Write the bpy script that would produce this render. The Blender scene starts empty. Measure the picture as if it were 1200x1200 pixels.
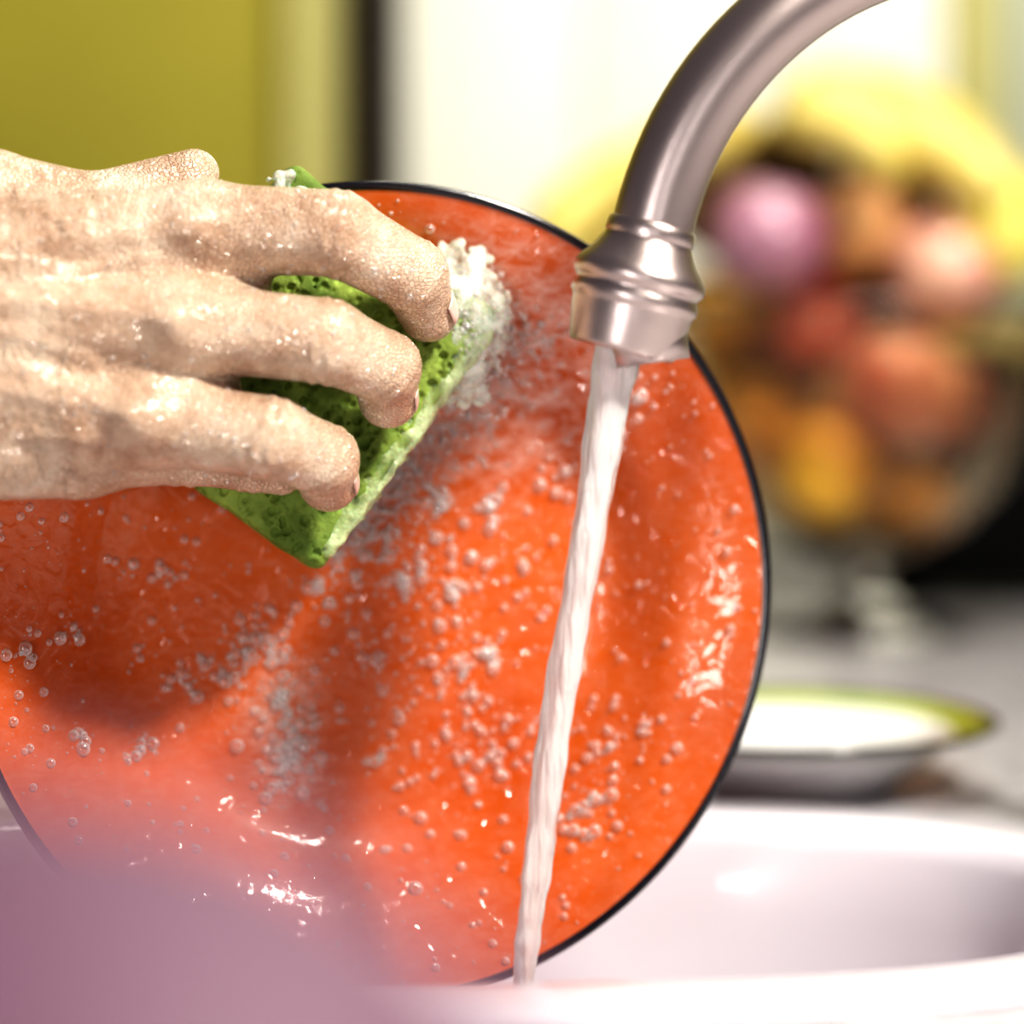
import bpy, bmesh, math, random
import numpy as np
from mathutils import Vector, Matrix, noise
from mathutils.bvhtree import BVHTree
random.seed(7); np.random.seed(7)
scene = bpy.context.scene
scene.view_settings.view_transform = 'Standard'
try: scene.view_settings.look = 'High Contrast'
except Exception as ex: print('look', ex)
COL = scene.collection
ZC = 1.087      # camera height
CT = 0.90       # counter top height

# ------------------------------------------------------------ helpers
def mesh_obj(name, verts, faces, mat=None, smooth=True, parent=None):
    me = bpy.data.meshes.new(name)
    me.from_pydata([tuple(v) for v in verts], [], [tuple(f) for f in faces])
    me.update()
    if smooth:
        me.polygons.foreach_set('use_smooth', [True]*len(me.polygons))
    ob = bpy.data.objects.new(name, me)
    COL.objects.link(ob)
    if mat: me.materials.append(mat)
    if parent: ob.parent = parent
    return ob

def new_mat(name):
    m = bpy.data.materials.new(name); m.use_nodes = True
    nt = m.node_tree
    return m, nt, nt.nodes['Principled BSDF']

def simple(name, col, rough=0.5, metal=0.0, coat=0.0, **kw):
    m, nt, b = new_mat(name)
    b.inputs['Base Color'].default_value = (*col, 1)
    b.inputs['Roughness'].default_value = rough
    b.inputs['Metallic'].default_value = metal
    b.inputs['Coat Weight'].default_value = coat
    for k, v in kw.items():
        b.inputs[k.replace('_', ' ')].default_value = v
    return m

def N(nt, t, **kw):
    n = nt.nodes.new(t)
    for k, v in kw.items():
        if k in n.inputs: n.inputs[k].default_value = v
        else: setattr(n, k, v)
    return n

def noisy(name, c1, c2, scale=20, rough=0.5, bump=0.0, bscale=None, dist=0.001, detail=4, **kw):
    m = simple(name, c1, rough, **kw); nt = m.node_tree; b = nt.nodes['Principled BSDF']
    tc = N(nt, 'ShaderNodeTexCoord')
    nz = N(nt, 'ShaderNodeTexNoise', Scale=scale, Detail=detail)
    nt.links.new(tc.outputs['Object'], nz.inputs['Vector'])
    cr = N(nt, 'ShaderNodeValToRGB')
    cr.color_ramp.elements[0].position = 0.35; cr.color_ramp.elements[0].color = (*c1, 1)
    cr.color_ramp.elements[1].position = 0.65; cr.color_ramp.elements[1].color = (*c2, 1)
    nt.links.new(nz.outputs['Fac'], cr.inputs['Fac'])
    nt.links.new(cr.outputs['Color'], b.inputs['Base Color'])
    if bump > 0:
        n2 = N(nt, 'ShaderNodeTexNoise', Scale=bscale or scale*4, Detail=6.0)
        nt.links.new(tc.outputs['Object'], n2.inputs['Vector'])
        bp = N(nt, 'ShaderNodeBump', Strength=bump, Distance=dist)
        nt.links.new(n2.outputs['Fac'], bp.inputs['Height'])
        nt.links.new(bp.outputs['Normal'], b.inputs['Normal'])
    return m

def lathe(name, prof, seg=96, mat=None, M=Matrix.Identity(4), parent=None, rib=None):
    vs, fs = [], []
    n = len(prof)
    for i in range(seg):
        a = 2*math.pi*i/seg
        for (r, z) in prof:
            rr = r*(1+(rib(a, z) if rib else 0))
            vs.append(M @ Vector((rr*math.cos(a), rr*math.sin(a), z)))
    for i in range(seg):
        j = (i+1) % seg
        for k in range(n-1):
            fs.append((i*n+k, j*n+k, j*n+k+1, i*n+k+1))
    ob = mesh_obj(name, vs, fs, mat, parent=parent)
    bm = bmesh.new(); bm.from_mesh(ob.data)
    bmesh.ops.remove_doubles(bm, verts=bm.verts, dist=1e-6)
    bmesh.ops.recalc_face_normals(bm, faces=bm.faces)
    bm.to_mesh(ob.data); bm.free()
    return ob

def sweep(name, pts, radii, seg=24, mat=None, parent=None, shape=None, cap=True):
    pts = [Vector(p) for p in pts]; n = len(pts)
    T = [(pts[min(i+1, n-1)]-pts[max(i-1, 0)]).normalized() for i in range(n)]
    u = T[0].orthogonal().normalized()
    vs, fs = [], []
    for i in range(n):
        u = (u - T[i]*u.dot(T[i])).normalized(); w = T[i].cross(u)
        for k in range(seg):
            a = 2*math.pi*k/seg
            r = radii[i]*(shape(i, a) if shape else 1)
            vs.append(pts[i]+u*(r*math.cos(a))+w*(r*math.sin(a)))
    for i in range(n-1):
        for k in range(seg):
            l = (k+1) % seg
            fs.append((i*seg+k, i*seg+l, (i+1)*seg+l, (i+1)*seg+k))
    if cap:
        fs.append(tuple(reversed(range(seg)))); fs.append(tuple(range((n-1)*seg, n*seg)))
    return mesh_obj(name, vs, fs, mat, parent=parent)

def catmull(P, sub=8):
    P = [Vector(p) for p in P]; out = []
    Q = [P[0]*2-P[1]]+P+[P[-1]*2-P[-2]]
    for i in range(1, len(Q)-2):
        for s in range(sub):
            t = s/sub
            a, b, c, d = Q[i-1], Q[i], Q[i+1], Q[i+2]
            out.append(0.5*((2*b)+(c-a)*t+(2*a-5*b+4*c-d)*t*t+(3*b-a-3*c+d)*t**3))
    out.append(P[-1]); return out

def box(name, lo, hi, mat, bev=0.0, parent=None, seg=3):
    bm = bmesh.new(); bmesh.ops.create_cube(bm, size=1)
    for v in bm.verts:
        v.co = Vector([(lo[i]+hi[i])/2+v.co[i]*(hi[i]-lo[i]) for i in range(3)])
    if bev > 0:
        bmesh.ops.bevel(bm, geom=bm.edges[:], offset=bev, segments=seg, affect='EDGES', profile=0.5)
    me = bpy.data.meshes.new(name); bm.to_mesh(me); bm.free()
    if bev > 0: me.polygons.foreach_set('use_smooth', [True]*len(me.polygons))
    me.materials.append(mat)
    ob = bpy.data.objects.new(name, me); COL.objects.link(ob)
    if parent: ob.parent = parent
    return ob

def join(obs, name):
    bpy.ops.object.select_all(action='DESELECT')
    for o in obs: o.select_set(True)
    bpy.context.view_layer.objects.active = obs[0]
    bpy.ops.object.join()
    obs[0].name = name
    return obs[0]

def surface_nets(f, org, h):
    nx, ny, nz = f.shape
    ins = f < 0
    cs = (nx-1, ny-1, nz-1)
    acc = np.zeros(cs+(3,), np.float32); cnt = np.zeros(cs, np.float32)
    def sl(o): return tuple(slice(o[i], o[i]+cs[i]) for i in range(3))
    for ax in range(3):
        o1, o2 = [a for a in range(3) if a != ax]
        for i in (0, 1):
            for j in (0, 1):
                c0 = [0, 0, 0]; c0[o1] = i; c0[o2] = j
                c1 = list(c0); c1[ax] = 1
                A = f[sl(c0)]; B = f[sl(c1)]
                m = ins[sl(c0)] != ins[sl(c1)]
                t = A[m]/(A[m]-B[m])
                cnt[m] += 1
                v = np.zeros((t.size, 3), np.float32)
                v[:, ax] = t; v[:, o1] = i; v[:, o2] = j
                acc[m] += v
    act = cnt > 0
    idx = -np.ones(cs, np.int64); idx[act] = np.arange(act.sum())
    ii = np.argwhere(act)
    V = (ii+acc[act]/cnt[act][:, None])*h+np.array(org)
    F = []
    for ax in range(3):
        b, c = (ax+1) % 3, (ax+2) % 3
        s0 = [slice(1, f.shape[k]-1) for k in range(3)]; s0[ax] = slice(0, f.shape[ax]-1)
        s1 = list(s0); s1[ax] = slice(1, f.shape[ax])
        a0 = ins[tuple(s0)]; a1 = ins[tuple(s1)]
        e = np.argwhere(a0 != a1)
        flip = a0[a0 != a1]
        off = np.array([1, 1, 1]); off[ax] = 0
        g = e+off
        def gi(db, dc):
            q = g.copy(); q[:, b] -= db; q[:, c] -= dc
            return idx[q[:, 0], q[:, 1], q[:, 2]]
        q = np.stack([gi(1, 1), gi(0, 1), gi(0, 0), gi(1, 0)], 1)
        q[~flip] = q[~flip][:, ::-1]
        F.append(q)
    return V, np.concatenate(F)

# ------------------------------------------------------------ room
m_green = noisy('olive_paint', (0.32, 0.28, 0.028), (0.38, 0.33, 0.036), 3, 0.6)
m_cream = noisy('cream_paint', (0.80, 0.79, 0.67), (0.86, 0.85, 0.75), 3, 0.45)
m_dark = noisy('dark_wood', (0.010, 0.006, 0.004), (0.025, 0.015, 0.008), 30, 0.6, Specular_IOR_Level=0.2)
m_floor = noisy('floor_tile', (0.35, 0.30, 0.26), (0.45, 0.40, 0.34), 5, 0.4)
box('floor', (-2.5, -2.5, -0.05), (3, 2.4, 0), m_floor)
box('wall_back', (-2.5, 2.30, 0), (3, 2.4, 2.7), m_green)
cab = bpy.data.objects.new('pantry_cabinet', None); COL.objects.link(cab)
box('case', (-0.101, 2.255, CT), (0.385, 2.30, 2.2), m_cream, 0.003, cab)
for i, (a, b) in enumerate([(-0.096, 0.060), (0.066, 0.225), (0.231, 0.380)]):
    box('door_frame_%d' % (i+1), (a, 2.243, CT+0.01), (b, 2.2549, 2.19), m_cream, 0.004, cab)
    box('panel_%d' % (i+1), (a+0.035, 2.238, CT+0.06), (b-0.035, 2.2429, 2.12), m_cream, 0.002, cab)
box('trim_1', (-0.143, 2.235, CT), (-0.102, 2.30, 2.5), m_dark, 0.002)
m_lt = noisy('pale_olive', (0.52, 0.48, 0.17), (0.58, 0.54, 0.21), 3, 0.5)
box('trim_2', (-0.200, 2.27, CT), (-0.1435, 2.30, 2.5), m_lt, 0.002)
box('trim_3', (0.390, 2.25, CT), (0.425, 2.30, 2.5), m_lt, 0.002)
m_gg = noisy('grey_green', (0.42, 0.44, 0.32), (0.50, 0.52, 0.38), 3, 0.5)
box('trim_4', (0.430, 2.26, CT), (1.2, 2.30, 2.5), m_gg, 0.002)

# ------------------------------------------------------------ counter with sink hole
SX, SY, SA, SB = -0.02, 0.877, 0.222, 0.133
def sell(a, A, B, n=2.5):
    c, s = math.cos(a), math.sin(a)
    return (math.copysign(abs(c)**(2/n), c)*A, math.copysign(abs(s)**(2/n), s)*B)
m_counter = noisy('grey_counter', (0.40, 0.38, 0.40), (0.60, 0.58, 0.60), 60, 0.25, coat=0.3)
X0, X1, Y0, Y1 = -1.2, 1.2, 0.12, 2.235
m_ccab = noisy('base_cabinet_paint', (0.7, 0.68, 0.6), (0.75, 0.73, 0.66), 3, 0.5)
K = 192
vs, fs = [], []
for i in range(K):
    a = 2*math.pi*i/K
    x, y = sell(a, SA+0.006, SB+0.006)
    x += SX; y += SY
    vs.append((x, y, CT))
for i in range(K):
    x, y, _ = vs[i]; dx, dy = x-SX, y-SY
    tx = ((X1-SX)/dx if dx > 0 else (X0-SX)/dx) if abs(dx) > 1e-9 else 1e9
    ty = ((Y1-SY)/dy if dy > 0 else (Y0-SY)/dy) if abs(dy) > 1e-9 else 1e9
    t = min(tx, ty)
    vs.append((SX+dx*t, SY+dy*t, CT))
for cx, cy in ((X1, Y1), (X0, Y1), (X0, Y0), (X1, Y0)):
    j = min(range(K, 2*K), key=lambda q: (vs[q][0]-cx)**2+(vs[q][1]-cy)**2)
    vs[j] = (cx, cy, CT)
for i in range(K):
    vs.append((vs[K+i][0], vs[K+i][1], CT-0.04))
for i in range(K):
    j = (i+1) % K
    fs.append((i, K+i, K+j, j)); fs.append((K+i, 2*K+i, 2*K+j, K+j))
counter = mesh_obj('countertop', vs, fs, m_counter, smooth=False)
box('base_cabinet', (X0+0.03, Y0+0.03, 0.0), (X1-0.03, Y1, 0.66), m_ccab, 0.004)
for nm, lo, hi in (('front', (X0+0.03, Y0+0.03, 0.66), (X1-0.03, Y0+0.05, CT-0.04)),
                   ('left', (X0+0.03, Y0+0.05, 0.66), (X0+0.05, Y1, CT-0.04)),
                   ('right', (X1-0.05, Y0+0.05, 0.66), (X1-0.03, Y1, CT-0.04))):
    o = box('cabinet_panel_'+nm, lo, hi, m_ccab); o.parent = bpy.data.objects['base_cabinet']

m_sink = simple('sink_enamel', (0.74, 0.71, 0.77), 0.22, coat=0.3)
prof = [(0.038, CT+0.0004), (0.038, CT+0.003), (0.034, CT+0.005), (0.012, CT+0.0055), (0.004, CT+0.005), (0.0, CT+0.002), (-0.003, CT-0.006),
        (-0.006, 0.87), (-0.010, 0.80), (-0.018, 0.765), (-0.035, 0.742), (-0.065, 0.733), (-0.10, 0.730), (-0.129, 0.728)]
vs, fs = [], []
for (o, z) in prof:
    for i in range(K):
        x, y = sell(2*math.pi*i/K, SA+o, SB+o)
        vs.append((SX+x, SY+y, z))
for k in range(len(prof)-1):
    for i in range(K):
        j = (i+1) % K
        fs.append((k*K+i, (k+1)*K+i, (k+1)*K+j, k*K+j))
fs.append(tuple((len(prof)-1)*K+i for i in range(K)))
sink = mesh_obj('kitchen_sink', vs, fs, m_sink)
bm = bmesh.new(); bm.from_mesh(sink.data); bmesh.ops.recalc_face_normals(bm, faces=bm.faces)
if min(bm.faces, key=lambda f: f.calc_center_median().z).normal.z < 0:
    bmesh.ops.reverse_faces(bm, faces=bm.faces)
bm.to_mesh(sink.data); bm.free()
m_metal = simple('drain_steel', (0.6, 0.6, 0.6), 0.25, 1.0)
lathe('drain', [(0, 0.7305), (0.012, 0.7305), (0.02, 0.732), (0.026, 0.7315), (0.028, 0.7288)], 48, m_metal,
      Matrix.Translation((0.08, SY, 0.0)), parent=sink)

# ------------------------------------------------------------ orange enamel plate
PC = Vector((-0.0440, 0.85, 1.0065))
nrm = Vector((0.24, -0.970, 0.0)).normalized()
xl = Vector((0, 0, 1)).cross(nrm).normalized(); yl = nrm.cross(xl)
PM = Matrix(((xl.x, yl.x, nrm.x, PC.x), (xl.y, yl.y, nrm.y, PC.y), (xl.z, yl.z, nrm.z, PC.z), (0, 0, 0, 1)))
PR = 0.1365
PZ = [(0, -0.0360), (0.066, -0.0358), (0.080, -0.0345), (0.090, -0.0300), (0.097, -0.0230), (0.102, -0.0180), (0.107, -0.0145), (0.117, -0.0090), (0.128, -0.0032), (PR, 0)]
PZr = np.linspace(0, PR, 200); _z = np.interp(PZr, [p[0] for p in PZ], [p[1] for p in PZ])
for _ in range(26): _z[1:-1] = 0.25*_z[:-2]+0.5*_z[1:-1]+0.25*_z[2:]
def plate_z(r): return float(np.interp(r, PZr, _z))
m_or, nt, b = new_mat('orange_enamel_wet')
b.inputs['Roughness'].default_value = 0.35
b.inputs['Specular IOR Level'].default_value = 0.2
b.inputs['Coat Weight'].default_value = 1.0
b.inputs['Coat Roughness'].default_value = 0.03
b.inputs['Coat IOR'].default_value = 1.45
tc = N(nt, 'ShaderNodeTexCoord')
L = nt.links.new
n1 = N(nt, 'ShaderNodeTexNoise', Scale=14.0, Detail=3.0); L(tc.outputs['Object'], n1.inputs['Vector'])
cr = N(nt, 'ShaderNodeValToRGB')
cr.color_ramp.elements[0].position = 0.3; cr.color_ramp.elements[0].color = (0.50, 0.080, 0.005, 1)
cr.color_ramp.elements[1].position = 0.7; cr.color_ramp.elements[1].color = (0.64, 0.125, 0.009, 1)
L(n1.outputs['Fac'], cr.inputs['Fac'])
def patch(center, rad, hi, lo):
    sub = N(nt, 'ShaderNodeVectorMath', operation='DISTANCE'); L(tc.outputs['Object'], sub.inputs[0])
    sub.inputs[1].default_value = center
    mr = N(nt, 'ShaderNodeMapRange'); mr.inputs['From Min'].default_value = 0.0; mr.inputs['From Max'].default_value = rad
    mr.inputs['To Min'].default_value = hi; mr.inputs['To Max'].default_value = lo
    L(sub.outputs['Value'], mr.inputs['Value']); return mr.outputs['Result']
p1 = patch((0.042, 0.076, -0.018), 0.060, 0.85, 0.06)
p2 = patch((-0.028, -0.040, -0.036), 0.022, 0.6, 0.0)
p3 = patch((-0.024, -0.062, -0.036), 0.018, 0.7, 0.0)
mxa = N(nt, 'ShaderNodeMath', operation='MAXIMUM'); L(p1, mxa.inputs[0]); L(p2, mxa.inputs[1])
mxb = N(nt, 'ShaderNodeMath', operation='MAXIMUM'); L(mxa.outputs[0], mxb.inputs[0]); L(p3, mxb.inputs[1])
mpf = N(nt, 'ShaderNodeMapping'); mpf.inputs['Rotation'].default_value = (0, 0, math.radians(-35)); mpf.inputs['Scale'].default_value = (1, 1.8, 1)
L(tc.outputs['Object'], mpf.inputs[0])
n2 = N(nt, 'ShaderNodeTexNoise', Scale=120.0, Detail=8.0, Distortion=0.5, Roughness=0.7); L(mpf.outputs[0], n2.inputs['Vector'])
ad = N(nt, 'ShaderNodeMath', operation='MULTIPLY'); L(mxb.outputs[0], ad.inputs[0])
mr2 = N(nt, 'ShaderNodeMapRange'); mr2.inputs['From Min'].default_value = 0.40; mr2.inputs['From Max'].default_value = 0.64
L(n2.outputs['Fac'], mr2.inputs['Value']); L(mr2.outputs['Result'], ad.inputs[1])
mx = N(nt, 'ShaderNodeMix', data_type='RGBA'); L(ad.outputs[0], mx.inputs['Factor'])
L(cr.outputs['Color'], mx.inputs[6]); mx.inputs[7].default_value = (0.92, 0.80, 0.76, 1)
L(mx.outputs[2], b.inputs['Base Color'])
# water film: ripples, thick on the right side, thin elsewhere
n3 = N(nt, 'ShaderNodeTexNoise', Scale=70.0, Detail=1.5, Distortion=2.2); L(tc.outputs['Object'], n3.inputs['Vector'])
rg = N(nt, 'ShaderNodeMapRange'); rg.inputs['From Min'].default_value = 0.42; rg.inputs['From Max'].default_value = 0.60
rg.interpolation_type = 'SMOOTHSTEP'; L(n3.outputs['Fac'], rg.inputs['Value'])
sx = N(nt, 'ShaderNodeSeparateXYZ'); L(tc.outputs['Object'], sx.inputs[0])
mrx = N(nt, 'ShaderNodeMapRange'); mrx.inputs['From Min'].default_value = 0.045; mrx.inputs['From Max'].default_value = 0.095
mrx.inputs['To Min'].default_value = 0.06; mrx.inputs['To Max'].default_value = 1.0; L(sx.outputs['X'], mrx.inputs['Value'])
mu = N(nt, 'ShaderNodeMath', operation='MULTIPLY'); L(rg.outputs['Result'], mu.inputs[0]); L(mrx.outputs['Result'], mu.inputs[1])
n5 = N(nt, 'ShaderNodeTexNoise', Scale=300.0, Detail=2.0); L(tc.outputs['Object'], n5.inputs['Vector'])
mu2 = N(nt, 'ShaderNodeMath', operation='MULTIPLY_ADD'); L(n5.outputs['Fac'], mu2.inputs[0]); mu2.inputs[1].default_value = 0.03; L(mu.outputs[0], mu2.inputs[2])
bp = N(nt, 'ShaderNodeBump', Strength=1.0, Distance=0.0034); L(mu2.outputs[0], bp.inputs['Height'])
L(bp.outputs['Normal'], b.inputs['Coat Normal'])
m_blk = simple('black_enamel_edge', (0.006, 0.005, 0.010), 0.2, coat=0.4)
pr = [(0, plate_z(0))]+[(r, plate_z(r)) for r in np.linspace(0.01, PR-0.002, 90)]+[(PR-0.0008, 0.0006), (PR+0.0006, 0.0004), (PR+0.0012, -0.0008), (PR, -0.0022), (PR-0.003, -0.0030)]
pr += [(r, plate_z(r)-0.0030) for r in (0.128, 0.115, 0.106, 0.101, 0.096, 0.090, 0.08)]+[(0.066, -0.0388), (0, -0.0390)]
plate = lathe('orange_dinner_plate', pr, 160, m_or)
plate.matrix_world = PM
plate.data.materials.append(m_blk)
for p in plate.data.polygons:
    c = p.center
    if math.hypot(c.x, c.y) > PR-0.0022: p.material_index = 1

# soap bubbles: clear in the middle, white bright edges
m_bub, nt, b = new_mat('soap_bubble')
b.inputs['Base Color'].default_value = (1, 0.96, 0.95, 1)
b.inputs['Roughness'].default_value = 0.10; b.inputs['Coat Weight'].default_value = 1.0; b.inputs['Coat Roughness'].default_value = 0.03
out = nt.nodes['Material Output']
tr = N(nt, 'ShaderNodeBsdfTransparent')
gl = N(nt, 'ShaderNodeBsdfGlossy', Roughness=0.15)
lw = N(nt, 'ShaderNodeLayerWeight', Blend=0.5)
mra = N(nt, 'ShaderNodeMapRange'); mra.inputs['To Min'].default_value = 0.06; mra.inputs['To Max'].default_value = 0.95
nt.links.new(lw.outputs['Facing'], mra.inputs['Value'])
m2 = N(nt, 'ShaderNodeMixShader'); nt.links.new(mra.outputs['Result'], m2.inputs['Fac'])
nt.links.new(tr.outputs[0], m2.inputs[1]); nt.links.new(b.outputs[0], m2.inputs[2])
m3 = N(nt, 'ShaderNodeMixShader', Fac=0.12); nt.links.new(m2.outputs[0], m3.inputs[1]); nt.links.new(gl.outputs[0], m3.inputs[2])
nt.links.new(m3.outputs[0], out.inputs['Surface'])

def ico(sub):
    bm = bmesh.new(); bmesh.ops.create_icosphere(bm, subdivisions=sub, radius=1)
    v = np.array([x.co[:] for x in bm.verts]); f = np.array([[q.index for q in x.verts] for x in bm.faces]); bm.free()
    return v, f
IV, IF = ico(2)
def blobs(name, items, mat, parent=None):
    V, F = [], []; n = 0
    for (c, r, sq) in items:
        V.append(IV*np.array([r, r, r*sq])+np.array(c)); F.append(IF+n); n += len(IV)
    return mesh_obj(name, np.concatenate(V), np.concatenate(F).tolist(), mat, parent=parent)
def pl(px, py): return ((px-445)*0.0002833, (697-py)*0.0002833)
items = []
def bub(x, y, r, sq=0.75):
    rr = math.hypot(x, y)
    if rr < PR-0.004: items.append(((x, y, plate_z(rr)+r*0.12), r, sq))
clusters = [(610, 790, 40, 20), (350, 925, 60, 34), (235, 812, 34, 18), (175, 880, 34, 18), (610, 605, 34, 20), (95, 740, 20, 18), (160, 670, 16, 14), (215, 685, 18, 16),
            (540, 600, 24, 18), (565, 705, 40, 28), (500, 690, 24, 18), (285, 800, 24, 20), (395, 690, 16, 16), (465, 905, 18, 14), (255, 780, 14, 12), (36, 757, 18, 16),
            (105, 860, 16, 18), (600, 545, 20, 14), (490, 570, 20, 16), (725, 900, 30, 34), (700, 980, 40, 44), (740, 960, 34, 34), (780, 880, 40, 44), (740, 510, 30, 24),
            (765, 470, 30, 32), (345, 830, 110, 50), (320, 760, 80, 36), (360, 895, 70, 28), (410, 700, 60, 80), (480, 760, 60, 80), (540, 660, 70, 80), (600, 880, 50, 70), (560, 820, 50, 70),
            (500, 850, 60, 90), (640, 700, 50, 80), (450, 620, 60, 60), (560, 950, 50, 90), (680, 560, 40, 70)]
for cx, cy, n, sp in clusters:
    for k in range(int(n*0.8)):
        x, y = pl(cx+random.gauss(0, sp*0.5), cy+random.gauss(0, sp*0.5))
        bub(x, y, 0.00040+0.0022*random.random()**2.8)
for k in range(1700):
    a = random.random()*2*math.pi; rr = PR*0.97*math.sqrt(random.random())
    bub(rr*math.cos(a), rr*math.sin(a), 0.00025+0.0015*random.random()**4.5)
for k in range(3000):
    t = random.random(); px = 385+t*225+abs(random.gauss(0, 46)); py = 665-t*285+random.gauss(0, 16)
    x, y = pl(px, py); bub(x, y, 0.00025+0.0011*random.random()**4, 0.8)
blobs('soap_suds', items, m_bub, plate)

# ------------------------------------------------------------ sponge (real pores)
h = 0.0007
LX, LY, LZ = 0.0525, 0.0430, 0.0110
gx = np.arange(-LX-4*h, LX+4*h, h); gy = np.arange(-LY-4*h, LY+4*h, h); gz = np.arange(-LZ-4*h, LZ+4*h, h)
X, Y, Z = np.meshgrid(gx, gy, gz, indexing='ij')
rb = 0.004
qx = np.abs(X)-(LX-rb); qy = np.abs(Y)-(LY-rb); qz = np.abs(Z)-(LZ-rb)
f = np.sqrt(np.maximum(qx, 0)**2+np.maximum(qy, 0)**2+np.maximum(qz, 0)**2)+np.minimum(np.maximum(qx, np.maximum(qy, qz)), 0)-rb
f += 0.0005*np.sin(X*260+2*np.sin(Y*90))*np.sin(Y*230+1.3)
for k in range(3600):
    face = random.random()
    c = np.array([random.uniform(-LX, LX), random.uniform(-LY, LY), random.uniform(-LZ, LZ)])
    if face < 0.66: c[2] = LZ*random.uniform(0.97, 1.03)
    elif face < 0.83: c[0] = random.choice((-1, 1))*LX
    else: c[1] = random.choice((-1, 1))*LY
    r = 0.0005+0.0015*random.random()**4
    sl = []
    for ax, g in enumerate((gx, gy, gz)):
        a = np.searchsorted(g, c[ax]-r-2*h); b_ = np.searchsorted(g, c[ax]+r+2*h); sl.append(slice(a, b_))
    sl = tuple(sl)
    s = r-np.sqrt((X[sl]-c[0])**2+((Y[sl]-c[1])*1.3)**2+(Z[sl]-c[2])**2)
    f[sl] = np.maximum(f[sl], s)
V, F = surface_nets(f.astype(np.float32), (gx[0], gy[0], gz[0]), h)
m_sp = noisy('green_sponge', (0.11, 0.18, 0.024), (0.30, 0.40, 0.080), 60, 0.75, 0.5, 900, 0.0006)
sponge = mesh_obj('kitchen_sponge', V, F.tolist(), m_sp)
ang = math.atan2(300, 216)
cx, cy = pl(354, 430)
sponge.matrix_world = PM @ Matrix.Translation((cx, cy, -0.0030)) @ Matrix.Rotation(ang, 4, 'Z')

def foam_lump(name, balls, mat, hh=0.0008):
    B = np.array(balls)
    lo = B[:, :3].min(0)-B[:, 3].max()-3*hh; hi = B[:, :3].max(0)+B[:, 3].max()+3*hh
    g = [np.arange(lo[i], hi[i], hh) for i in range(3)]
    Xf, Yf, Zf = np.meshgrid(*g, indexing='ij')
    ff = np.full(Xf.shape, 0.01)
    for x, y, z, r in balls:
        s = tuple(slice(np.searchsorted(g[i], c-r-0.003), np.searchsorted(g[i], c+r+0.003)) for i, c in enumerate((x, y, z)))
        d = np.sqrt((Xf[s]-x)**2+(Yf[s]-y)**2+(Zf[s]-z)**2)-r
        k = 0.0018; q = np.maximum(k-np.abs(d-ff[s]), 0)/k
        ff[s] = np.minimum(d, ff[s])-q*q*k*0.25
    V, F = surface_nets(ff.astype(np.float32), (g[0][0], g[1][0], g[2][0]), hh)
    return mesh_obj(name, V, F.tolist(), mat, parent=plate)
def lather(name, col, a0, a1):
    m, nt, b = new_mat(name)
    b.inputs['Base Color'].default_value = (*col, 1); b.inputs['Roughness'].default_value = 0.25
    b.inputs['Subsurface Weight'].default_value = 0.3; b.inputs['Subsurface Scale'].default_value = 0.003; b.inputs['Coat Weight'].default_value = 0.5
    tc = N(nt, 'ShaderNodeTexCoord'); vo = N(nt, 'ShaderNodeTexVoronoi', Scale=700.0); nt.links.new(tc.outputs['Object'], vo.inputs['Vector'])
    bp = N(nt, 'ShaderNodeBump', Strength=0.5, Distance=0.0008); bp.invert = True
    nt.links.new(vo.outputs['Distance'], bp.inputs['Height']); nt.links.new(bp.outputs['Normal'], b.inputs['Normal'])
    nzf = N(nt, 'ShaderNodeTexNoise', Scale=130.0, Detail=6.0); nt.links.new(tc.outputs['Object'], nzf.inputs['Vector'])
    mrf = N(nt, 'ShaderNodeMapRange'); mrf.inputs['From Min'].default_value = 0.36; mrf.inputs['From Max'].default_value = 0.64; mrf.inputs['To Min'].default_value = a0; mrf.inputs['To Max'].default_value = a1
    nt.links.new(nzf.outputs['Fac'], mrf.inputs['Value']); nt.links.new(mrf.outputs['Result'], b.inputs['Alpha'])
    return m
m_foam = lather('white_lather', (0.88, 0.92, 0.82), 0.05, 0.80)
m_foam_e = lather('green_tinted_lather', (0.72, 0.86, 0.50), 0.10, 0.80)
balls = []
for k in range(420):
    px, py = random.gauss(545, 26), random.gauss(380, 46)
    if px < 498: continue
    x, y = pl(px, py); q = math.hypot((px-545)/50, (py-380)/84)
    if q > 1.25: continue
    r = random.uniform(0.0010, 0.0024)
    balls.append((x, y, 0.0064-0.013*max(0, q-0.4)-0.002*random.random(), r))
for k in range(300):   # upper edge
    t = random.random(); px = 588-t*268+random.gauss(0, 7); py = 378-t*162+random.gauss(0, 7)
    x, y = pl(px, py); balls.append((x, y, 0.0072-0.003*random.random(), random.uniform(0.0010, 0.0020)))
foam_lump('lather', balls, m_foam)
balls = []
for k in range(900):   # long right edge
    t = random.random(); o_ = random.gauss(0, 8)
    px = 570-t*196+o_*0.81; py = 384+t*262+o_*0.58
    x, y = pl(px, py); balls.append((x, y, 0.0070-0.00002*o_*o_-0.0015*random.random()-(0.006 if o_ > 8 else 0), random.uniform(0.0008, 0.0015)))
foam_lump('edge_lather', balls, m_foam_e)
fo = []
for k in range(700):
    px, py = random.gauss(552, 34), random.gauss(385, 50)
    if px < 505: continue
    x, y = pl(px, py); q = math.hypot((px-548)/40, (py-385)/55)
    fo.append(((x, y, 0.0085-max(0, q-0.5)*0.012-0.001*random.random()), 0.0003+0.0008*random.random()**3, 0.9))
blobs('froth_beads', fo, m_bub, plate)

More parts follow.
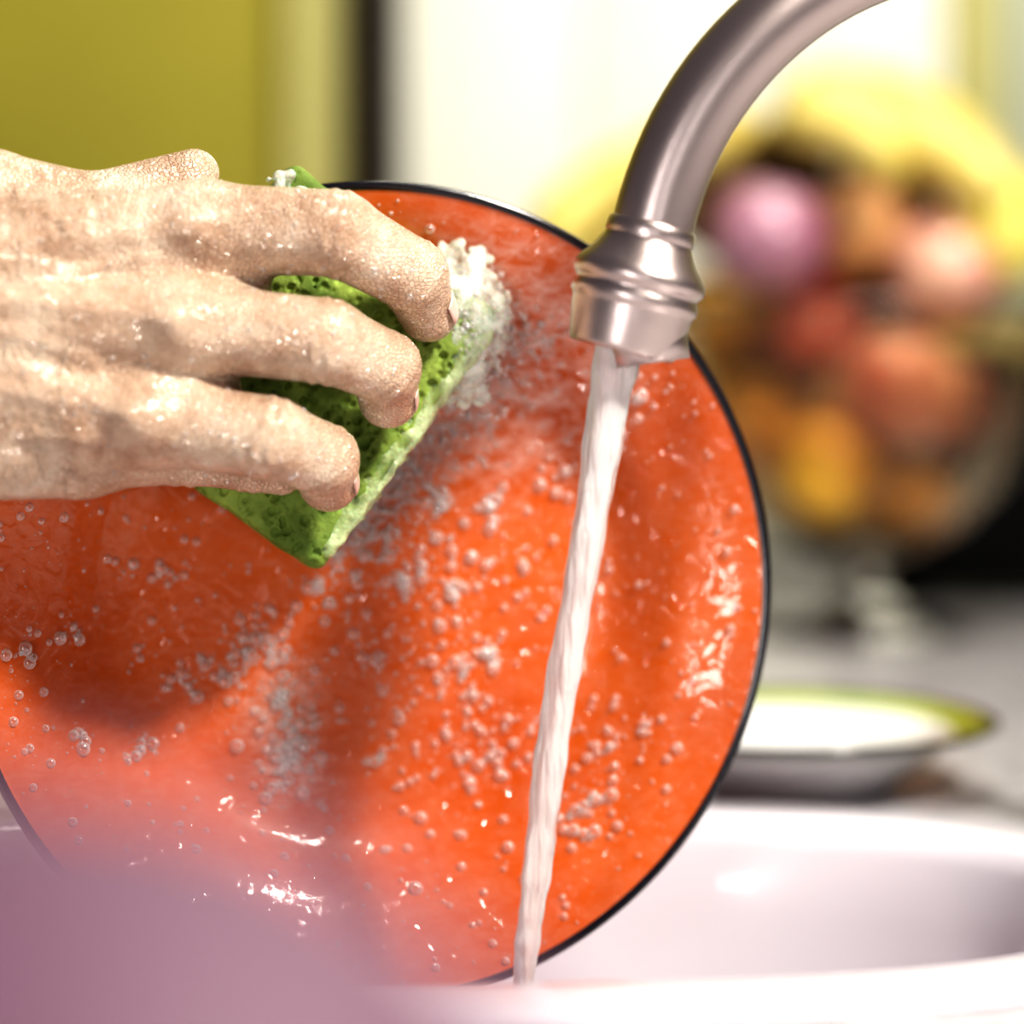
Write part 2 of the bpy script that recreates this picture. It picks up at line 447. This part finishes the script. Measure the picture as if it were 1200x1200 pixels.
# ------------------------------------------------------------ hand
HY = 0.822; SH = 0.24
HS = HY/3000
def HP(p): return Vector(((p[0]-600)*HS, HY+(p[2]+(p[0]-450)*SH)*HS, ZC-(p[1]-413)*HS))
hv = 4.0
gu = np.arange(-1020, 570, hv, dtype=np.float32); gv = np.arange(110, 670, hv, dtype=np.float32); gw = np.arange(-190, 210, hv, dtype=np.float32)
U, Vv, W = np.meshgrid(gu, gv, gw, indexing='ij')
def cone(a, b, ra, rb):
    a = np.array(a, np.float32); b = np.array(b, np.float32); d = b-a; L2 = float(d@d)
    t = np.clip(((U-a[0])*d[0]+(Vv-a[1])*d[1]+(W-a[2])*d[2])/L2, 0, 1)
    return np.sqrt((U-a[0]-t*d[0])**2+(Vv-a[1]-t*d[1])**2+(W-a[2]-t*d[2])**2)-(ra+(rb-ra)*t)
def smin(a, b, k):
    hh = np.maximum(k-np.abs(a-b), 0)/k
    return np.minimum(a, b)-hh*hh*k*0.25
fing = {
 'index':  [((250, 270, 0), 56), ((398, 276, -46), 51), ((482, 322, -4), 44), ((500, 366, 42), 36)],
 'middle': [((235, 384, -32), 54), ((388, 400, -70), 50), ((452, 430, -26), 43), ((454, 468, 20), 36)],
 'ring':   [((190, 488, -28), 54), ((326, 510, -68), 49), ((382, 536, -32), 42), ((386, 564, 4), 36)],
 'little': [((120, 525, 5), 44), ((225, 532, 18), 36), ((296, 545, 20), 31), ((330, 556, 22), 25)],
}
palm = None
for a, b_, ra, rb_ in [((-90, 322, 10), (235, 276, 2), 72, 56), ((-90, 365, -5), (226, 384, -28), 78, 58), ((-90, 430, -2), (180, 484, -24), 78, 58),
                       ((-90, 510, 12), (105, 526, 6), 72, 54), ((-90, 400, 50), (120, 400, 60), 70, 55), ((-60, 480, 50), (100, 500, 50), 65, 45),
                       ((274, 316, 14), (284, 350, 8), 38, 38), ((240, 424, 4), (248, 462, 4), 40, 40),
                       ((-230, 370, 0), (-90, 350, 5), 88, 78), ((-230, 445, 0), (-90, 460, 5), 88, 80),
                       ((-230, 370, 0), (-1000, 360, -10), 88, 125), ((-230, 445, 0), (-1000, 500, -10), 88, 125)]:
    c = cone(a, b_, ra, rb_)
    palm = c if palm is None else smin(palm, c, 34)
thumb = smin(cone((-150, 300, 40), (0, 228, 52), 70, 48), cone((0, 228, 52), (110, 242, 60), 48, 38), 12)
thumb = smin(thumb, cone((110, 242, 60), (226, 202, 66), 37, 29), 10)
F_ = smin(palm, thumb, 34)
body = F_
for nm, ch in fing.items():
    fc = None
    for (a, ra), (b_, rb_) in zip(ch, ch[1:]):
        c = cone(a, b_, ra*0.94, rb_*0.98)
        fc = c if fc is None else smin(fc, c, 9)
    for jj, amp, per in ((1, 1.8, 17.0), (2, 1.5, 13.0)):
        p = np.array(ch[jj][0], float); d = np.array(ch[jj+1][0], float)-np.array(ch[jj-1][0], float); d /= np.linalg.norm(d)
        s = (U-p[0])*d[0]+(Vv-p[1])*d[1]+(W-p[2])*d[2]+3*np.sin((Vv+W)*0.11+jj)
        fc = fc+amp*np.cos(2*np.pi*s/per)*np.exp(-(s/18)**2)*(W < p[2]+10)
    body = np.minimum(body, smin(F_, fc, 30))
def ridge(pts, sig, amp):
    global body
    dm = None
    for a, b_ in zip(pts, pts[1:]):
        dx, dy = b_[0]-a[0], b_[1]-a[1]
        t = np.clip(((U[:, :, 0]-a[0])*dx+(Vv[:, :, 0]-a[1])*dy)/(dx*dx+dy*dy), 0, 1)
        q = np.hypot(U[:, :, 0]-a[0]-t*dx, Vv[:, :, 0]-a[1]-t*dy)
        dm = q if dm is None else np.minimum(dm, q)
    body = body-(amp*np.exp(-(dm/sig)**2))[:, :, None]*(W < 0)
ridge([(-60, 352), (90, 356), (222, 374)], 13, 7)
ridge([(-60, 405), (60, 432), (172, 480)], 14, 5)
ridge([(-60, 320), (90, 290), (235, 272)], 14, 5)
ridge([(-120, 430), (-20, 470), (30, 450), (110, 470)], 8, 4)
ridge([(-140, 330), (-40, 385), (50, 390), (130, 425)], 8, 4)
ridge([(-20, 300), (50, 312), (110, 322), (190, 305)], 8, 4)
ridge([(60, 505), (130, 510)], 9, 3)
for kx, ky, a_, sg in ((248, 270, 9, 32), (228, 382, 12, 34), (184, 484, 12, 32), (114, 520, 6, 26)):
    body = body-(a_*np.exp(-(((U[:, :, 0]-kx)**2+(Vv[:, :, 0]-ky)**2)/sg**2)))[:, :, None]*(W < 0)
for kx, ky, a_, sg in ((130, 324, 8, 34), (120, 428, 8, 34), (60, 487, 4, 30)):
    body = body+(a_*np.exp(-(((U[:, :, 0]-kx)**2/4+(Vv[:, :, 0]-ky)**2)/(sg*0.7)**2)))[:, :, None]*(W < 0)
V, F = surface_nets(body, (gu[0], gv[0], gw[0]), hv)
V2 = np.stack([(V[:, 0]-600)*HS, HY+(V[:, 2]+(V[:, 0]-450)*SH)*HS, ZC-(V[:, 1]-413)*HS], 1)
m_skin, nt, b = new_mat('skin')
L = nt.links.new
tc = N(nt, 'ShaderNodeTexCoord')
a1 = N(nt, 'ShaderNodeTexNoise', Scale=40.0, Detail=8.0, Roughness=0.72); L(tc.outputs['Object'], a1.inputs['Vector'])
cr = N(nt, 'ShaderNodeValToRGB')
e = cr.color_ramp.elements; e[0].position = 0.30; e[0].color = (0.40, 0.23, 0.145, 1); e[1].position = 0.66; e[1].color = (0.78, 0.64, 0.50, 1)
m_ = e.new(0.5); m_.color = (0.64, 0.46, 0.335, 1)
L(a1.outputs['Fac'], cr.inputs['Fac']); L(cr.outputs['Color'], b.inputs['Base Color'])
b.inputs['Roughness'].default_value = 0.40
b.inputs['Subsurface Weight'].default_value = 0.06
b.inputs['Subsurface Radius'].default_value = (1.0, 0.35, 0.2)
b.inputs['Subsurface Scale'].default_value = 0.005
b.inputs['Coat Weight'].default_value = 1.0; b.inputs['Coat Roughness'].default_value = 0.12
v1 = N(nt, 'ShaderNodeTexVoronoi', Scale=650.0, feature='DISTANCE_TO_EDGE'); L(tc.outputs['Object'], v1.inputs['Vector'])
mrv = N(nt, 'ShaderNodeMapRange'); mrv.inputs['From Max'].default_value = 0.15; L(v1.outputs['Distance'], mrv.inputs['Value'])
nn = N(nt, 'ShaderNodeTexNoise', Scale=120.0, Detail=9.0, Distortion=0.6); L(tc.outputs['Object'], nn.inputs['Vector'])
sm = N(nt, 'ShaderNodeMath', operation='MULTIPLY_ADD'); L(mrv.outputs['Result'], sm.inputs[0]); sm.inputs[1].default_value = 0.17; L(nn.outputs['Fac'], sm.inputs[2])
bp = N(nt, 'ShaderNodeBump', Strength=0.95, Distance=0.0020); L(sm.outputs[0], bp.inputs['Height'])
L(bp.outputs['Normal'], b.inputs['Normal']); L(bp.outputs['Normal'], b.inputs['Coat Normal'])
hand = mesh_obj('hand', V2, F.tolist(), m_skin)
sm_ = hand.modifiers.new('smooth', 'SMOOTH'); sm_.factor = 0.5; sm_.iterations = 2
# nails
m_nail = simple('fingernail', (0.80, 0.58, 0.50), 0.2, coat=0.8)
for nm, ch in fing.items():
    D = HP(ch[2][0]); T_ = HP(ch[3][0]); Pp = HP(ch[1][0])
    ax = (T_-D).normalized(); pv = (D-Pp).normalized(); dor = (pv-ax*pv.dot(ax)).normalized(); sd = ax.cross(dor)
    r = ch[3][1]*HS
    c = D.lerp(T_, 0.95)
    vs, fs = [], []
    for i in range(9):
        for j in range(9):
            uu = -1+2*i/8; ww = -1+2*j/8
            a = uu*0.62*(1-0.12*max(ww, 0)**3)
            rr = r*(1.00-0.10*max(ww, 0)**2)
            vs.append(c+ax*(ww*r*0.55*(1-0.15*uu*uu))+dor*(rr*math.cos(a))+sd*(rr*math.sin(a)))
    for i in range(8):
        for j in range(8): fs.append((i*9+j, i*9+j+1, (i+1)*9+j+1, (i+1)*9+j))
    nb = mesh_obj(nm+'_nail', vs, fs, m_nail, parent=hand)
    so = nb.modifiers.new('s', 'SOLIDIFY'); so.thickness = 0.0005; so.offset = 0
bv = BVHTree.FromPolygons([Vector(v) for v in V2], F.tolist())
m_hair = simple('body_hair', (0.05, 0.03, 0.02), 0.5)
hv_, hf_ = [], []
for k in range(700):
    u = random.uniform(-260, 110) if random.random() < 0.8 else random.uniform(-700, -200)
    v = random.uniform(215, 560)
    o = HP((u, v, -300)); hit, no, _, _ = bv.ray_cast(o, Vector((0, 1, 0)))
    if hit is None: continue
    d = Vector((0.5+random.gauss(0, 0.3), -0.15, -0.6+random.gauss(0, 0.5))); d = (d-no*d.dot(no)).normalized()
    ln = random.uniform(0.004, 0.009); wv = no.cross(d)*0.00008
    prev = None
    for i in range(5):
        t = i/4; p = hit+d*ln*t+no*(0.0012*math.sin(t*2.4))+Vector((0, 0, -0.001*t*t)); w_ = wv*(1-t*0.8)
        n0 = len(hv_); hv_ += [p-w_, p+w_, p+no*0.00006*(1-t*0.8)]
        if prev is not None:
            for q in range(3): hf_.append((prev+q, prev+(q+1) % 3, n0+(q+1) % 3, n0+q))
        prev = n0
mesh_obj('hand_hair', hv_, hf_, m_hair, parent=hand)
dr = []
for k in range(700):
    u = random.gauss(330, 110) if random.random() < 0.6 else random.uniform(-40, 480)
    v = random.uniform(190, 580)
    o = HP((u, v, -300)); hit, no, _, _ = bv.ray_cast(o, Vector((0, 1, 0)))
    if hit is None: continue
    r = 0.00025+0.0008*random.random()**5
    dr.append((hit-no*r*0.25, r, 1.0))
blobs('hand_suds', dr, m_bub, hand)
m_cloth = noisy('shirt_cloth', (0.30, 0.33, 0.42), (0.36, 0.39, 0.48), 80, 0.9, 0.4, 300, 0.001)
sp_ = catmull([HP((-840, 425, -10)), HP((-1000, 430, -10)), HP((-1300, 445, -10)), HP((-1700, 450, -10))], 10)
sweep('shirt_sleeve', sp_, [0.060+0.0016*math.sin(i*1.1)+0.0004*i for i in range(len(sp_))], 40, m_cloth, parent=hand,
      shape=lambda i, a: 1+0.02*math.sin(5*a+i*0.5))

# ------------------------------------------------------------ faucet
m_fau, nt, b = new_mat('brushed_nickel')
b.inputs['Base Color'].default_value = (0.60, 0.51, 0.49, 1); b.inputs['Metallic'].default_value = 1; b.inputs['Roughness'].default_value = 0.33
tc = N(nt, 'ShaderNodeTexCoord'); mp = N(nt, 'ShaderNodeMapping'); mp.inputs['Scale'].default_value = (1, 1, 6)
nt.links.new(tc.outputs['Object'], mp.inputs[0]); a1 = N(nt, 'ShaderNodeTexNoise', Scale=500.0, Detail=3.0); nt.links.new(mp.outputs[0], a1.inputs['Vector'])
bp = N(nt, 'ShaderNodeBump', Strength=0.2, Distance=0.0004); nt.links.new(a1.outputs['Fac'], bp.inputs['Height']); nt.links.new(bp.outputs['Normal'], b.inputs['Normal'])
FS = 0.80/3000
faucet = bpy.data.objects.new('kitchen_faucet', None); COL.objects.link(faucet)
def FP(u, v, y=0.80): return Vector(((u-600)*FS, y, ZC-(v-413)*FS))
arc = []
c = (1196, 357); R = 440
for k in range(64):
    th = math.radians(192-k*(192-0)/63.0)
    u = c[0]+R*math.cos(th); v = c[1]-R*math.sin(th)
    arc.append(FP(u, v, 0.80+0.13*((u-768)/(1636-768))**2))
last = arc[-1]
for k in range(1, 12):
    arc.append(Vector((last.x, last.y, last.z+(CT+0.03-last.z)*k/11)))
arc = arc[1:]
sweep('spout', arc, [0.0128]*len(arc), 40, m_fau, parent=faucet)
lathe('base_flange', [(0, 0.0005), (0.030, 0.0005), (0.030, 0.004), (0.027, 0.008), (0.020, 0.012), (0.018, 0.02), (0.0175, 0.05), (0.0185, 0.052), (0.0185, 0.056), (0.014, 0.06), (0, 0.06)],
      48, m_fau, Matrix.Translation((last.x, last.y, CT)), faucet)
top = FP(762, 276); bot = FP(729, 406)
ax = (top-bot).normalized()
q = ax.to_track_quat('Z', 'Y').to_matrix().to_4x4()
Mn = Matrix.Translation(top) @ q
def e_(t, r): return (r*FS*1.04, -t*FS*1.03)
hp = [e_(-14, 0), e_(-14, 46), e_(-13, 48), e_(-10, 50), e_(2, 51), e_(4, 50), e_(6, 50), e_(12, 53), e_(24, 60), e_(36, 70), e_(44, 75), e_(50, 76), e_(56, 75), e_(59, 72), e_(62, 70), e_(65, 70), e_(70, 73), e_(78, 73), e_(82, 70), e_(86, 69),
      e_(96, 68), e_(104, 66.5), e_(112, 65), e_(120, 63.5), e_(128, 62), e_(132, 61), e_(134, 60), e_(135.5, 58), e_(136, 56), e_(136, 50), e_(134.5, 48), e_(131, 47), e_(128, 46), e_(128, 0)]
lathe('spray_head', hp, 64, m_fau, Mn, faucet)
# water stream
m_w, nt, b = new_mat('running_water')
b.inputs['Base Color'].default_value = (1, 1, 1, 1)
b.inputs['Roughness'].default_value = 0.06; b.inputs['IOR'].default_value = 1.33; b.inputs['Transmission Weight'].default_value = 0.50
b.inputs['Coat Weight'].default_value = 0.8; b.inputs['Coat Roughness'].default_value = 0.05
tc = N(nt, 'ShaderNodeTexCoord'); mp = N(nt, 'ShaderNodeMapping'); mp.inputs['Scale'].default_value = (1, 1, 0.10)
nt.links.new(tc.outputs['Object'], mp.inputs[0]); a1 = N(nt, 'ShaderNodeTexNoise', Scale=360.0, Detail=5.0); nt.links.new(mp.outputs[0], a1.inputs['Vector'])
bp = N(nt, 'ShaderNodeBump', Strength=1.0, Distance=0.003); nt.links.new(a1.outputs['Fac'], bp.inputs['Height']); nt.links.new(bp.outputs['Normal'], b.inputs['Normal'])
nt.links.new(bp.outputs['Normal'], b.inputs['Coat Normal'])
sp = catmull([FP(727, 395), FP(713, 480), FP(697, 580), FP(678, 690), FP(658, 800), FP(643, 910), FP(630, 1010), FP(620, 1090), FP(613, 1160), FP(604, 1300), FP(598, 1420), FP(593, 1520), FP(589, 1600), FP(586, 1730)], 12)
rad = []
for i, p in enumerate(sp):
    t = i/(len(sp)-1)
    px = 26 - 12*min(t/0.6, 1)**0.8 + 0.9*math.sin(i*0.45)+0.6*math.sin(i*1.1+1)
    rad.append(px*FS)
sweep('water_stream', sp, rad, 32, m_w, parent=faucet, shape=lambda i, a: 1+0.08*math.sin(2*a+i*0.10)+0.05*math.sin(5*a-i*0.15))

# ------------------------------------------------------------ side plate on counter
m_wh = simple('white_glaze', (0.80, 0.79, 0.80), 0.15, coat=0.6)
m_gr = noisy('green_glaze', (0.22, 0.32, 0.02), (0.36, 0.44, 0.06), 25, 0.2, coat=0.6)
SPX, SPY = 0.116, 1.110
sp_prof = [(0, 0.008), (0.045, 0.008), (0.052, 0.010), (0.062, 0.018), (0.075, 0.024), (0.084, 0.0267), (0.0895, 0.0280), (0.0925, 0.0295), (0.0937, 0.029), (0.0937, 0.0275), (0.091, 0.0260), (0.087, 0.0250),
           (0.075, 0.0195), (0.062, 0.012), (0.050, 0.004), (0.048, 0.0005), (0.045, 0.0005), (0.044, 0.003), (0, 0.003)]
side = lathe('side_plate', sp_prof, 128, m_wh, Matrix.Translation((SPX, SPY, CT)))
side.data.materials.append(m_gr); side.data.materials.append(m_blk)
for p in side.data.polygons:
    c = p.center; r = math.hypot(c.x-SPX, c.y-SPY); z = c.z-CT
    if r > 0.0895: p.material_index = 2
    elif r > 0.077 and z > 0.0225: p.material_index = 1

# ------------------------------------------------------------ fruit bowl
def glass(name, col):
    m, nt, b = new_mat(name)
    b.inputs['Base Color'].default_value = (*col, 1); b.inputs['Roughness'].default_value = 0.02
    b.inputs['Transmission Weight'].default_value = 1.0; b.inputs['IOR'].default_value = 1.45
    return m
m_gls = glass('clear_glass', (0.97, 0.98, 1)); m_amb = glass('amber_glass', (0.94, 0.80, 0.56))
BX, BY = 0.232, 1.70
bpz = [(0, 0.0005), (0.066, 0.0005), (0.068, 0.003), (0.060, 0.008), (0.035, 0.016), (0.018, 0.026), (0.013, 0.038), (0.016, 0.047), (0.035, 0.056), (0.065, 0.072), (0.092, 0.100), (0.108, 0.135),
       (0.116, 0.175), (0.121, 0.207), (0.1245, 0.212), (0.1255, 0.217), (0.1235, 0.221), (0.120, 0.221), (0.1175, 0.215), (0.1125, 0.175), (0.104, 0.136), (0.088, 0.103), (0.062, 0.077), (0.035, 0.063), (0, 0.058)]
fb = lathe('glass_fruit_bowl', bpz, 192, m_gls, Matrix.Translation((BX, BY, CT)),
      rib=lambda a, z: 0.014*math.cos(20*a)*(1 if 0.05 < z < 0.205 else 0))
fb.data.materials.append(m_amb)
for p in fb.data.polygons:
    if 0.055 < p.center.z-CT < 0.21: p.material_index = 1
BS = 1.70/3000
def BP(u, v, y): return Vector(((u-600)*BS, y, ZC-(v-413)*BS))
def fruit(name, c, r, mat, dimple=0.25, squash=0.93, stem=True):
    pr = []
    for k in range(33):
        a = math.pi*k/32
        rr = r*math.sin(a)*(1+0.05*math.cos(a))
        z = r*squash*math.cos(a)
        z -= dimple*r*math.exp(-(rr/(0.30*r))**2)*(1 if z > 0 else -0.5)
        pr.append((max(rr, 0), z))
    tilt = Matrix.Rotation(random.uniform(-0.5, 0.5), 4, 'X') @ Matrix.Rotation(random.uniform(-0.5, 0.5), 4, 'Y')
    M = Matrix.Translation(c) @ tilt
    o = lathe(name, pr, 48, mat, M)
    if stem:
        z0 = r*squash*(1-dimple)-0.002
        s = sweep('stem', [M @ Vector((0, 0, z0-0.002)), M @ Vector((0.001, 0, z0+0.008)), M @ Vector((0.003, 0, z0+0.016))], [0.0012, 0.001, 0.0014], 8, m_dark, parent=o)
    return o
m_orange = noisy('orange_peel', (0.60, 0.30, 0.02), (0.78, 0.47, 0.06), 15, 0.4, 0.4, 400, 0.001)
m_pink = noisy('apple_pink', (0.50, 0.12, 0.12), (0.80, 0.50, 0.38), 14, 0.25, coat=0.4)
m_red = noisy('apple_red', (0.30, 0.035, 0.03), (0.48, 0.15, 0.09), 12, 0.25, coat=0.4)
m_plum = noisy('plum_skin', (0.20, 0.04, 0.10), (0.60, 0.36, 0.44), 14, 0.3, coat=0.3)
m_peach = noisy('peach_skin', (0.72, 0.44, 0.20), (0.58, 0.26, 0.13), 12, 0.6)
m_gap_fill = noisy('dark_gap_fill', (0.08, 0.045, 0.014), (0.14, 0.08, 0.025), 60, 0.8)  # dark brown that stands for the shaded gaps between the fruit
m_lemon = noisy('lemon_peel', (0.70, 0.60, 0.08), (0.82, 0.72, 0.20), 20, 0.4)
fruit('orange', BP(872, 500, 1.685), 0.036, m_orange, 0.05, 0.97, False)
fruit('orange', BP(955, 545, 1.64), 0.034, m_orange, 0.05, 0.97, False)
fruit('apple', BP(1035, 455, 1.635), 0.042, m_pink)
fruit('apple', BP(1115, 475, 1.72), 0.036, m_red)
fruit('peach', BP(985, 500, 1.765), 0.036, m_peach, 0.15)
fruit('orange', BP(1065, 590, 1.71), 0.030, m_orange, 0.05, 0.97, False)
fruit('plum', BP(892, 285, 1.650), 0.041, m_plum, 0.12)
fruit('peach', BP(1000, 268, 1.70), 0.035, m_peach, 0.15)
fruit('apple', BP(1098, 318, 1.66), 0.038, m_pink)
fruit('orange', BP(848, 375, 1.745), 0.036, m_orange, 0.05, 0.97, False)
fruit('apple', BP(950, 385, 1.69), 0.034, m_red)
fruit('gap_filler_fruit', BP(852, 225, 1.735), 0.038, m_gap_fill, 0.03, 1.15, False)  # dark fillers added behind so the gaps between fruits look dark
fruit('gap_filler_fruit', BP(930, 210, 1.765), 0.038, m_gap_fill, 0.03, 1.15, False)
fruit('gap_filler_fruit', BP(1050, 235, 1.755), 0.038, m_gap_fill, 0.03, 1.15, False)
fruit('gap_filler_fruit', BP(950, 330, 1.78), 0.040, m_gap_fill, 0.03, 1.15, False)
fruit('gap_filler_fruit', BP(1050, 370, 1.77), 0.040, m_gap_fill, 0.03, 1.15, False)
fruit('gap_filler_fruit', BP(905, 445, 1.775), 0.038, m_gap_fill, 0.03, 1.15, False)
fruit('lemon', BP(1160, 270, 1.655), 0.034, m_lemon, -0.10, 1.1, False)
m_ban = noisy('banana_skin', (0.46, 0.35, 0.05), (0.72, 0.61, 0.22), 11, 0.4)
def banana(P, r):
    pts = catmull(P, 10); n = len(pts); rs = []
    for i in range(n):
        t = i/(n-1)
        if t < 0.10: k = 0.30+0.05*t
        elif t < 0.28: k = 0.30+0.70*((t-0.10)/0.18)**0.8
        elif t < 0.80: k = 1
        else: k = max(0.18, math.sqrt(max(0, 1-((t-0.80)/0.205)**2)))
        rs.append(r*k)
    return sweep('b', pts, rs, 20, m_ban, shape=lambda i, a: 1+0.05*math.cos(5*a))
bs = [banana([BP(905, 148, 1.70), BP(850, 155, 1.70), BP(760, 195, 1.69), BP(680, 245, 1.67), BP(625, 310, 1.64)], 0.021),
      banana([BP(905, 148, 1.71), BP(850, 170, 1.72), BP(770, 235, 1.73), BP(720, 300, 1.73), BP(700, 360, 1.72)], 0.021),
      banana([BP(905, 148, 1.70), BP(950, 130, 1.69), BP(1040, 150, 1.68), BP(1110, 195, 1.66), BP(1150, 245, 1.62)], 0.023),
      banana([BP(905, 148, 1.71), BP(960, 115, 1.73), BP(1060, 125, 1.74), BP(1150, 190, 1.74), BP(1200, 290, 1.73)], 0.025),
      banana([BP(905, 148, 1.69), BP(930, 150, 1.66), BP(975, 165, 1.635), BP(1010, 190, 1.62), BP(1035, 225, 1.615)], 0.018)]
join(bs, 'banana_bunch')

# black box with slots and feet, at the right
m_black = simple('matte_black', (0.003, 0.003, 0.003), 0.5, Specular_IOR_Level=0.1)
to = box('black_box', (0.262, 1.87, CT+0.008), (0.58, 2.05, 1.110), m_black, 0.025, seg=5)
for i, y in enumerate((1.925, 1.985)): box('slot_%d' % (i+1), (0.34, y-0.012, 1.1095), (0.54, y+0.012, 1.1115), m_metal, 0.001, to)
for i, (x, y) in enumerate(((0.30, 1.90), (0.55, 1.90), (0.30, 2.02), (0.55, 2.02))):
    lathe('foot_%d' % (i+1), [(0, 0.0002), (0.01, 0.0002), (0.01, 0.012), (0, 0.012)], 16, m_black, Matrix.Translation((x, y, CT)), to)
box('lever', (0.254, 1.94, 1.04), (0.264, 1.97, 1.055), m_black, 0.002, to)

# jar shape added close to the camera to stand in for a lilac blur
m_lil = noisy('lilac_glaze', (0.17, 0.095, 0.14), (0.23, 0.13, 0.18), 6, 0.6, Specular_IOR_Level=0.3)
jp = [(0, 0.0005), (0.044, 0.0005), (0.052, 0.006), (0.056, 0.03), (0.057, 0.070), (0.055, 0.098), (0.052, 0.104), (0.052, 0.107), (0.055, 0.108), (0.055, 0.111),
      (0.048, 0.121), (0.038, 0.131), (0.026, 0.139), (0.013, 0.1435), (0, 0.145)]
lathe('blur_stand_in_jar', jp, 64, m_lil, Matrix.Translation((-0.047, 0.25, CT)))

# ------------------------------------------------------------ lights
def area(name, loc, tgt, sx_, sy_, e, col):
    l = bpy.data.lights.new(name, 'AREA'); l.shape = 'RECTANGLE'; l.size = sx_; l.size_y = sy_; l.energy = e; l.color = col
    o = bpy.data.objects.new(name, l); COL.objects.link(o); o.location = loc
    o.rotation_euler = (Vector(tgt)-Vector(loc)).to_track_quat('-Z', 'Y').to_euler()
    return o
area('key_lamp', (0.66, 0.28, 1.95), (-0.02, 0.84, 1.05), 0.16, 0.16, 24, (1, 0.95, 0.86))
area('glint_fill', (0.30, -1.2, 1.15), (0, 0.85, 1.0), 0.12, 0.24, 1.8, (1, 0.97, 0.95))  # unseen area light added for glints on the wet plate
area('glint_fill_2', (-0.74, -1.2, 0.95), (0.05, 0.85, 1.0), 0.20, 0.85, 10, (1, 0.97, 0.95))  # unseen strip light added behind the camera for glare on the right rim
area('background_fill', (0.3, 1.30, 2.2), (0.18, 1.95, 1.1), 0.5, 0.3, 11, (1, 0.98, 0.86))  # unseen fill added to brighten the back wall and fruit
w = bpy.data.worlds.new('world'); scene.world = w; w.use_nodes = True
w.node_tree.nodes['Background'].inputs[0].default_value = (0.88, 0.79, 0.88, 1)
w.node_tree.nodes['Background'].inputs[1].default_value = 0.12

# ------------------------------------------------------------ camera
cam = bpy.data.cameras.new('camera'); co = bpy.data.objects.new('camera', cam); COL.objects.link(co)
co.location = (0, 0, ZC); co.rotation_euler = (math.pi/2, 0, 0)
cam.lens = 90; cam.sensor_width = 36; cam.shift_y = -187/1200; cam.clip_start = 0.02
cam.dof.use_dof = True; cam.dof.focus_distance = 0.825; cam.dof.aperture_fstop = 2.8
scene.camera = co
